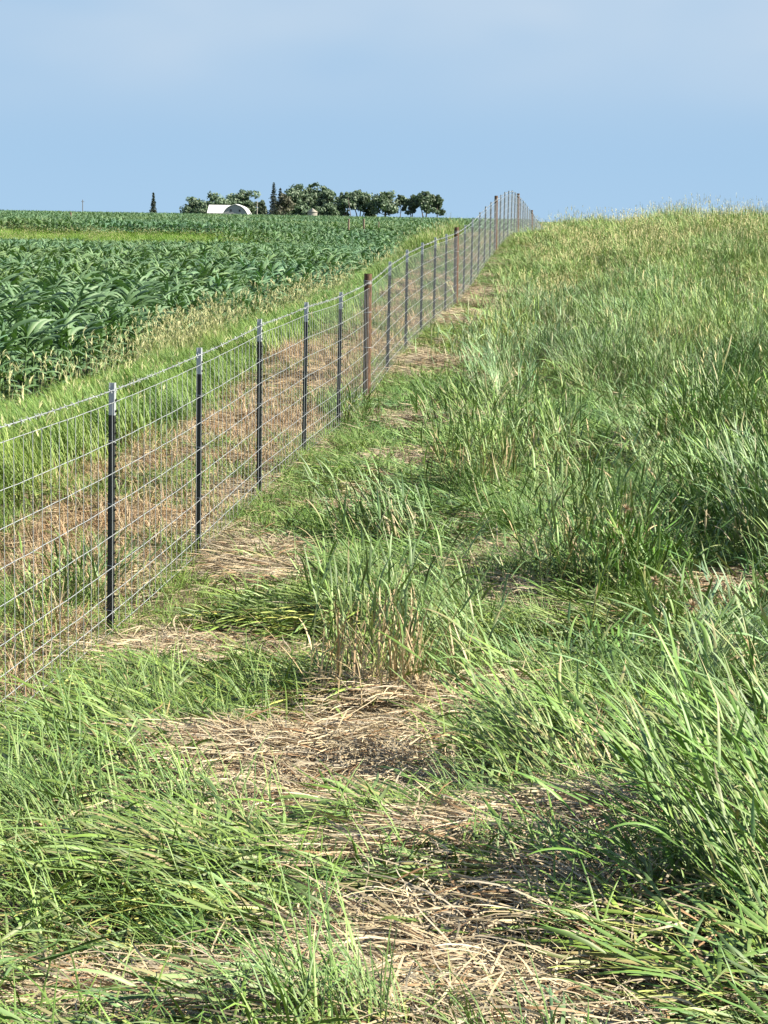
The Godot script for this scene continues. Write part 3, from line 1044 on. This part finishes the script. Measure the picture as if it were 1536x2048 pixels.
func make_grass() -> void:
	var lodged := []
	var lodged_far := []
	var short := []
	var tall := []
	var thatch := []
	var stubble := []
	var heads := []
	var fox := []
	var lush := []
	for m in 6:
		lodged.append(lodged_mesh(50, 1.15))
		thatch.append(thatch_mesh(90))
	for m in 4:
		lodged_far.append(lodged_mesh(35, 1.15))
		short.append(short_mesh(38, 1.0))
		stubble.append(thatch_mesh(36, true))
		heads.append(head_mesh(9, 0.85, Color(0.38, 0.36, 0.17), 1.0))
		fox.append(fox_mesh())
		lush.append(lush_mesh(60))
	for m in 6:
		tall.append(tall_mesh(11, 0.22, 0.78, 1.15, [0.2, 0.5, 0.8, 0.9, 0.4, 0.65][m], PI, [0.12, 0.2, 0.15, 0.3, 0.35, 0.1][m]))
	var fine := []
	for m in 6:
		fine.append(tall_mesh(15, 0.3, 0.78, 0.72, [0.2, 0.5, 0.9, 1.0, 0.4, 0.7][m], PI, [0.12, 0.2, 0.15, 0.3, 0.35, 0.1][m], 4))
	var L := {"lodged": [], "far": [], "short": [], "tall": [], "fine": [], "thatch": [], "stubble": [], "heads": [], "fox": [], "lush": []}
	for k in L:
		L[k].resize(6)
		for m in 6:
			L[k][m] = []
	var d := 2.6
	while d < 98.0:
		var band := 0.25 if d < 20.0 else 0.5
		var left := maxf(-0.19 * d - 1.6, FENCE_A + FENCE_B * d - 4.6)
		var right := 0.19 * d + 1.6
		var dense := 84.0 if d < 8.0 else 75.0 if d < 16.0 else 52.0 if d < 32.0 else 34.0 if d < 66.0 else 9.0
		for s in int((right - left) * band * dense):
			var x := rf(left, right)
			var dd := d + rf(0, band)
			grass_at(L, x, dd)
		d += band
	# tussocks: stems that spread outwards from one crown, each with a tone of its own
	var cd := 7.5
	while cd < 60.0:
		var cx := FENCE_A + FENCE_B * cd + 0.5
		while cx < 0.19 * cd + 1.4:
			var at := Vector2(cx + rf(-0.4, 0.4), cd + rf(-0.55, 0.55))
			cx += rf(0.75, 1.25)
			var uu := across(at.x, at.y) - bound(at.y)
			if rng.randf() > clampf(0.4 + 0.45 * uu, 0.06 if uu > -0.8 else 0.0, 0.75 if at.y < 19.0 else 0.46):
				continue
			var radius := rf(0.16, 0.46) * (1.0 if uu > 0.0 else 0.6) * lerpf(0.8, 1.15, smoothstep(8.0, 22.0, at.y))
			var high := (rf(0.6, 1.15) if at.y < 19.0 else rf(0.42, 1.25)) * (1.0 if uu > 0.0 else 0.7) * (1.0 if at.y < 30.0 else 0.85)
			var tone: Color = [Color(0.55, 0.72, 0.55), Color(0.95, 0.95, 0.9), Color(1.1, 1.1, 1.5), Color(1.35, 1.2, 1.35), Color(0.72, 0.85, 0.8)][rng.randi() % 5] * rf(0.9, 1.15)
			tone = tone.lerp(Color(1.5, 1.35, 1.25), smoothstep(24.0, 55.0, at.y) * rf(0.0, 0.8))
			for k in int(4 + radius * radius * 150.0):
				var a := rf(0, TAU)
				var rr := radius * sqrt(rng.randf())
				var p := at + Vector2(cos(a), sin(a)) * rr
				if brown_at(p.x, p.y) > 0.5:
					continue
				var q := [Vector3(p.x, ground(p.x, p.y) - 0.01, -p.y), a + PI + rf(-0.5, 0.5), rf(0.85, 1.1), tone * rf(0.85, 1.15), high * (1.1 - 0.5 * rr / radius)]
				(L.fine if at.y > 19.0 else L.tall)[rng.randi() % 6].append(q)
				if rng.randf() < 0.1 * smoothstep(20.0, 40.0, at.y):
					L.heads[rng.randi() % 4].append([q[0], rf(0, TAU), 1.0, Color.WHITE * rf(0.8, 1.1), high])
		cd += rf(1.0, 1.4)
	for d10 in range(960, 1180, 3):   # the grass strip between the two corn fields
		var dd := d10 * 0.1
		var x := -0.2 * dd - 3.0
		while x < -3.0:
			x += rf(0.1, 0.28)
			if x > -9.0 and rng.randf() < (x + 9.0) / 6.0:
				continue
			var w := 0.5 + 0.5 * noise_big.get_noise_2d(x * 1.6, dd)
			var place := Vector3(x, ground(x, dd), -dd - rf(0, 0.3))
			L.lush[rng.randi() % 4].append([place, rf(0, TAU), rf(1.0, 1.5), Color(1.5, 1.35, 1.1).lerp(Color(1.2, 1.3, 1.0), w)])
			if rng.randf() < 0.12 * (1.0 - w):
				L.fox[rng.randi() % 4].append([place, rf(0, TAU), rf(0.9, 1.2), Color.WHITE * rf(0.8, 1.1)])
	var sets := [["lodged_grass", "green grass pressed flat in swirls along the fence", lodged, L.lodged, mat_grass], ["matted_grass", "farther matted grass in the lane beside the fence", lodged_far, L.far, mat_grass],
		["short_grass", "short fresh green grass sprouting in the trodden lane", short, L.short, mat_grass], ["tall_grass", "tall bluish green grass covering the bank on the right", tall, L.tall, mat_grass],
		["far_tall_grass", "fine pale green grass in clumps up the slope on the right", fine, L.fine, mat_grass],
		["dead_grass", "straw coloured dead grass lying in bare patches", thatch, L.thatch, mat_straw], ["dry_stubble", "dry brown stubble standing in the sprayed strip behind the fence", stubble, L.stubble, mat_straw],
		["flowering_grass", "thin grass stalks with pale seed heads on the bank", heads, L.heads, mat_straw], ["foxtail_grass", "yellow foxtail heads along the edge of the corn", fox, L.fox, mat_straw],
		["verge_grass", "lush green grass strip between fence and corn", lush, L.lush, mat_grass]]
	for q in sets:
		var t := thing(q[0], Vector3.ZERO, q[1], "grass", "", "stuff")
		for m in q[2].size():
			scatter(t, "tufts", q[2][m], q[3][m], q[4])

func lush_mesh(count: int) -> ArrayMesh:
	var b := Build.new()
	for k in count:
		var root := Vector3(gauss() * 0.11, -0.01, gauss() * 0.11)
		var c := mix3(FRESH, DEEP * 1.2, FRESH * 1.15) * rf(0.8, 1.2)
		b.blade(root, PI + gauss() * 0.8, rf(0.95, 1.5), rf(-0.3, 0.9), rf(0.25, 0.52), rf(0.006, 0.010), 5, c.lerp(PALE, 0.3) * 0.9, c, rf(-0.8, 0.8), rf(-0.4, 0.4), 0.2, 0.0, 0.6, rf(-0.3, 0.3))
	return b.mesh()

func grass_at(L: Dictionary, x: float, d: float) -> void:
	var u := across(x, d)
	var y := ground(x, d)
	var place := Vector3(x, y - 0.01, -d)
	var flow := PI + 1.25 * noise_mid.get_noise_2d(x * 0.9 + 40.0, d * 0.9) * 1.6 + gauss() * (0.5 if d < 16.0 else 0.35)
	var six := rng.randi() % 6
	var four := rng.randi() % 4
	var b := brown_at(x, d)
	var big := noise_big.get_noise_2d(x * 2.2 + 9.0, d * 1.1)
	var mid := noise_mid.get_noise_2d(x, d * 0.8 + 70.0)
	if u < -1.75 + 0.25 * mid:   # the verge before the corn
		if u < -3.75:
			return
		if d > 40.0 and rng.randf() < 0.3:
			return
		var hh := 0.9 + 0.8 * mid + 0.35 * noise_fine.get_noise_2d(x, d * 0.6) + (0.5 if d > 52.0 and d < 66.0 and u > -3.6 else 0.0)
		var yellow := clampf(0.25 + 0.5 * noise_fine.get_noise_2d(x, d * 0.5), 0, 0.6) + smoothstep(-2.6, -3.8, u) * 0.5 + smoothstep(45.0, 60.0, d) * 0.5
		L.lush[four].append([place, rf(-0.6, 0.6), rf(0.85, 1.15), tint(0.8, 1.2, x, d).lerp(Color(1.5, 1.2, 1.0), yellow * rf(0.2, 1.0)), hh * lerpf(1.0, 0.42, smoothstep(-2.3, -3.4, u))])
		if rng.randf() < smoothstep(-2.5, -3.2, u) * (0.24 * smoothstep(3.8, 1.5, absf(d - 29.5)) + 0.2 * smoothstep(6.0, 2.0, absf(d - 42.0))) + 0.02 + smoothstep(48.0, 58.0, d) * 0.12:
			L.fox[four].append([place, rf(0, TAU), rf(0.85, 1.15), Color.WHITE * rf(0.8, 1.1)])
		return
	if u < -0.12:   # the strip behind the wire that was sprayed
		var dead := clampf(0.55 + 1.0 * mid + b * 0.35 - 0.35 * smoothstep(-1.3, -1.8, u) - 0.3 * smoothstep(14.0, 11.0, d), 0.08, 0.95)
		if rng.randf() < dead:
			if rng.randf() < 0.55:
				L.thatch[six].append([place, flow, rf(0.8, 1.1), Color(1.0, 0.94, 0.84) * rf(0.65, 1.1)])
			else:
				L.stubble[four].append([place, rf(0, TAU), rf(0.7, 1.2), Color(1.0, 0.91, 0.78) * rf(0.7, 1.15)])
		elif rng.randf() < 0.5:
			L.short[four].append([place, rf(0, TAU), rf(0.8, 1.2), tint(0.75, 1.15, x, d)])
		else:
			L.far[four].append([place, flow, rf(0.6, 0.85), tint(0.75, 1.15, x, d)])
		return
	var clump := 0.95 * noise_mid.get_noise_2d(x * 1.1 + 11.0, d * 0.42) + 0.35 * big
	var t := smoothstep(-0.06, 0.14, clump + clampf((u - bound(d)) * 0.10, -1.2, 0.3 if d < 19.0 else 0.12) - 0.12)
	if u < bound(d) - 0.35:
		t = 0.0
	if d < 46.0:
		t *= lerpf(0.12, 1.0, maxf(smoothstep(1.0, 1.6, u - bound(d)) * smoothstep(21.0, 18.0, d), smoothstep(34.0, 46.0, d)))
	if b > 0.5 and d > 9.0:
		t *= 0.15
	if rng.randf() < t:
		if rng.randf() < (0.5 if d < 11.0 else 0.3) and d < 20.0:
			L.lodged[six].append([place, flow, rf(0.8, 1.1), tint(0.7, 1.1, x, d)])
			return
		if d < 14.0 and rng.randf() < (0.5 if d < 10.5 else 0.35):
			return
		var hh := clampf(0.58 + 1.25 * clump, 0.4, 1.25)
		if d < 9.0:
			hh *= 0.8
		if d > 30.0:
			hh *= lerpf(0.5, 0.9, smoothstep(1.0, 4.0, u)) * lerpf(1.0, 0.88, smoothstep(45.0, 58.0, d))
		var tone := tint(0.8, 1.2, x, d) * lerpf(1.0, 1.28, smoothstep(12.0, 22.0, d))  # colour lightened farther off to make up for blades shading each other
		if d > 50.0:
			hh *= 1.0 + 0.5 * noise_mid.get_noise_2d(x * 0.7, 5.0)
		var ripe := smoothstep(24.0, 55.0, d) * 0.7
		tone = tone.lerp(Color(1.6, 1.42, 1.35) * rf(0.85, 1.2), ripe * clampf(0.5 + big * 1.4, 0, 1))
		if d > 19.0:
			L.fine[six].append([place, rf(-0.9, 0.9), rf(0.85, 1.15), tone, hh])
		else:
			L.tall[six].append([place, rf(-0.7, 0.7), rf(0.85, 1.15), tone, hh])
		if rng.randf() < 0.014 + smoothstep(24.0, 55.0, d) * 0.2 * clampf(0.6 + big, 0, 1):
			L.heads[four].append([place, rf(0, TAU), rf(0.85, 1.1), Color.WHITE * rf(0.8, 1.15), hh])
		return
	if rng.randf() < maxf(b * (1.2 if d < 9.0 else 0.95), 0.22 + 0.3 * noise_fine.get_noise_2d(x * 0.8, d * 0.5)):
		L.thatch[six].append([place, flow, rf(0.8, 1.2), Color.WHITE * rf(0.65, 1.1)])
		if b > 0.4:
			L.thatch[(six + 2) % 6].append([place + Vector3(rf(-.1, .1), 0.012, rf(-.1, .1)), flow + gauss() * 0.5, rf(0.8, 1.2), Color.WHITE * rf(0.8, 1.15)])
			if rng.randf() < 0.9:
				return
	if b > 0.3 and rng.randf() < (0.78 if d < 9.0 else 0.66):
		return
	if absf(u) < 0.4 and rng.randf() < 0.22:
		return
	if absf(u) < 0.4:
		L.short[four].append([place, rf(0, TAU), rf(0.5, 0.85), tint(0.8, 1.2, x, d)])
		return
	var fresh := smoothstep(1.1, 0.3, u) * smoothstep(9.0, 13.0, d) * 0.35 + 0.2
	if d < 16.0 and rng.randf() < 0.07:
		L.lush[four].append([place, flow - PI, rf(0.55, 0.85), tint(0.8, 1.2, x, d).lerp(Color(1.0, 0.95, 1.6), 0.5 + 0.5 * big)])
		return
	if rng.randf() < fresh:
		L.short[four].append([place, rf(0, TAU), rf(0.8, 1.3), tint(0.85, 1.25, x, d)])
	elif d < 20.0:
		L.lodged[six].append([place, flow, rf(0.8, 1.2), tint(0.75, 1.25, x, d).lerp(Color(1.5, 1.2, 1.35), clampf(mid * 1.1 - 0.1 + rf(-0.15, 0.15), 0, 0.8))])
	else:
		L.far[four].append([place, flow, rf(0.8, 1.2), tint(0.75, 1.25, x, d)])


# ---------------------------------------------------------------- tufts, stalks, a rag and a stone that stand out one by one
func tuft(x: float, d: float, label: String, stems: int, spread: float, height: float, blue: float, lean_az: float, lean: float, dry := 0, tone := Color.WHITE) -> void:
	var t := thing("grass_tuft", Vector3(x, ground(x, d), -d), label, "grass tuft")
	var b := Build.new()
	tall_blades(b, stems, spread, height, 1.02, blue, lean_az, lean, 7)
	for k in b.c.size():
		b.c[k] = b.c[k] * tone
	part("blades", b.mesh(), mat_grass, t).set_meta("kind", "stuff")
	if dry:
		var s := Build.new()
		for k in dry:
			var c := STRAW.lerp(RUSSET, rf(0, 0.7)) * rf(0.7, 1.15)
			s.blade(Vector3(gauss() * spread * 0.5, 0, gauss() * spread * 0.5), rf(0, TAU), rf(0.9, 1.5), rf(0.3, 1.3), height * rf(0.25, 0.7), rf(0.004, 0.009), 5, c, c, rf(-0.6, 0.6), rf(-0.4, 0.4), 0.0, 0.0, 0.3)
		part("dry_stems", s.mesh(), mat_straw, t).set_meta("kind", "stuff")

func make_tufts() -> void:
	# the azimuth turns from +x towards the camera (+z)
	tuft(-0.02, 8.75, "tall tuft with dry yellow stems at its base in the middle of the lane", 52, 0.34, 0.82, 0.65, 0.0, 0.12, 120)
	tuft(0.72, 6.75, "long green tuft leaning left over the bare patch right of centre", 54, 0.2, 0.8, 0.35, PI + 0.5, 0.55, 20)
	tuft(1.1, 4.95, "large green tuft filling the lower right corner, leaning left", 84, 0.28, 0.75, 0.2, PI + 0.35, 0.5, 0, Color(0.8, 0.95, 0.8))
	tuft(1.25, 5.55, "dense green tuft just above the lower right corner clump", 70, 0.28, 0.75, 0.35, PI + 0.3, 0.45, 0, Color(0.85, 0.95, 0.9))
	tuft(0.32, 6.15, "green tuft fallen to the left over the dark hollow in the foreground", 84, 0.2, 0.62, 0.2, PI - 0.1, 1.1, 0)
	tuft(-0.38, 5.6, "long bright blades swept left across the lower left foreground", 64, 0.24, 0.7, 0.25, PI + 0.25, 1.1, 0)
	tuft(0.10, 13.6, "dark bluish tuft beside the bleached straw patch", 60, 0.34, 0.66, 0.8, PI, 0.3, 14, Color(0.85, 0.9, 0.95))
	tuft(0.72, 15.4, "upright tuft with pale stem bases at the edge of the tall grass", 70, 0.45, 0.9, 0.4, PI, 0.1, 40)
	tuft(1.30, 17.3, "bright green upright tuft right of the pale based tuft", 60, 0.45, 0.8, 0.3, PI, 0.15, 12)
	tuft(0.78, 20.2, "low bright tuft in the lane left of the broad bluish clump", 40, 0.4, 0.45, 0.3, PI, 0.3, 8)
	tuft(1.50, 25.6, "broad bluish clump standing forward of the tall grass", 110, 0.85, 0.95, 1.1, PI, 0.2, 30, Color(1.15, 1.15, 1.35))
	tuft(3.45, 28.5, "dark bluish clump in the middle of the bank", 90, 0.75, 0.9, 0.9, PI, 0.3, 0, Color(0.8, 0.9, 1.0))
	tuft(2.2, 33.5, "pale clump behind the broad bluish clump", 80, 0.8, 0.8, 0.9, PI, 0.2, 20, Color(1.2, 1.15, 1.2))
	tuft(1.18, 11.9, "tall tuft with a deep black shadow at its left foot", 90, 0.38, 0.95, 0.7, 0.0, 0.12, 16)
	tuft(2.03, 11.3, "bleached grey dead tuft slumped at the right edge", 14, 0.24, 0.4, 0.6, PI / 2, 0.9, 120, Color(1.4, 1.2, 1.1))
	tuft(-0.42, 20.6, "bright green tuft at the foot of the fence by the fifth T-post", 40, 0.3, 0.42, 0.3, 0.0, 0.2, 0)
	tuft(-1.78, 11.6, "green tuft growing behind the wire left of the first T-post", 44, 0.3, 0.5, 0.5, 0.0, 0.2, 6)
	tuft(0.58, 9.5, "narrow bluish tuft leaning left, right of the dry stemmed tuft", 40, 0.18, 0.78, 0.7, PI + 0.2, 0.5, 0)
	tuft(1.32, 8.6, "wide leafy tuft fanning right, below the seed head stalks", 60, 0.26, 0.6, 0.75, -0.3, 0.5, 0)

	# stalks with brown round heads
	for q in [[1.02, 7.3, 0.78, 0.12, "upper brown seed head on a thin leaning stalk at the right"], [1.06, 6.9, 0.68, 0.10, "middle brown seed head on a thin stalk at the right"], [1.0, 5.8, 0.56, 0.10, "lowest brown seed head on a thin stalk above the corner tuft"]]:
		var t := thing("seed_head_stalk", Vector3(q[0], ground(q[0], q[1]), -q[1]), q[4], "wild flower")
		var s := Build.new()
		var tip := s.blade(Vector3.ZERO, PI, 1.5, 1.3, q[2], 0.0045, 6, FRESH, PALE, 0, 0, 0, -9.0, 0.1)
		part("stem", s.mesh(), mat_grass, t)
		var h := Build.new()
		for k in 90:
			var dir := Vector3(gauss(), gauss() * 0.8 + 0.3, gauss()).normalized()
			var c := Color(0.25, 0.17, 0.10).lerp(Color(0.40, 0.32, 0.2), rng.randf())
			h.blade(tip + dir * 0.004, atan2(dir.z, dir.x), asin(dir.y), asin(dir.y) + rf(-0.3, 0.3), rf(0.012, 0.022), 0.004, 2, c * 0.7, c)
		part("seed_head", h.mesh(), mat_straw, t)

	# a white rag, built in the shape of a stone, and a grey stone behind the wire
	for q in [[-1.68, 19.4, 0.085, Color(0.30, 0.30, 0.285), "small white rag beside the second T-post"], [-1.39, 21.3, 0.12, Color(0.14, 0.13, 0.115), "rounded grey stone in dead grass left of the third T-post"]]:
		var b := Build.new()
		var fn := FastNoiseLite.new()
		fn.seed = int(q[1])
		fn.frequency = 1.1
		for la in 9:
			for lo in 14:
				var th := PI * la / 8.0
				var ph := TAU * lo / 14.0
				var dir := Vector3(sin(th) * cos(ph), cos(th), sin(th) * sin(ph))
				b.v.append(dir * Vector3(1, 0.62, 0.8) * q[2] * (1.0 + 0.55 * fn.get_noise_3dv(dir * 1.3)))
				b.n.append(dir)
				b.c.append(Color.WHITE)
		for la in 8:
			for lo in 14:
				var a := la * 14 + lo
				var c := la * 14 + (lo + 1) % 14
				b.i.append_array(PackedInt32Array([a, c + 14, c, a, a + 14, c + 14]))
		var o := part("stone", b.mesh(), material(q[3], 0.9), self, Vector3(q[0], ground(q[0], q[1]) + 0.03, -q[1]))
		tag(o, q[4], "stone")
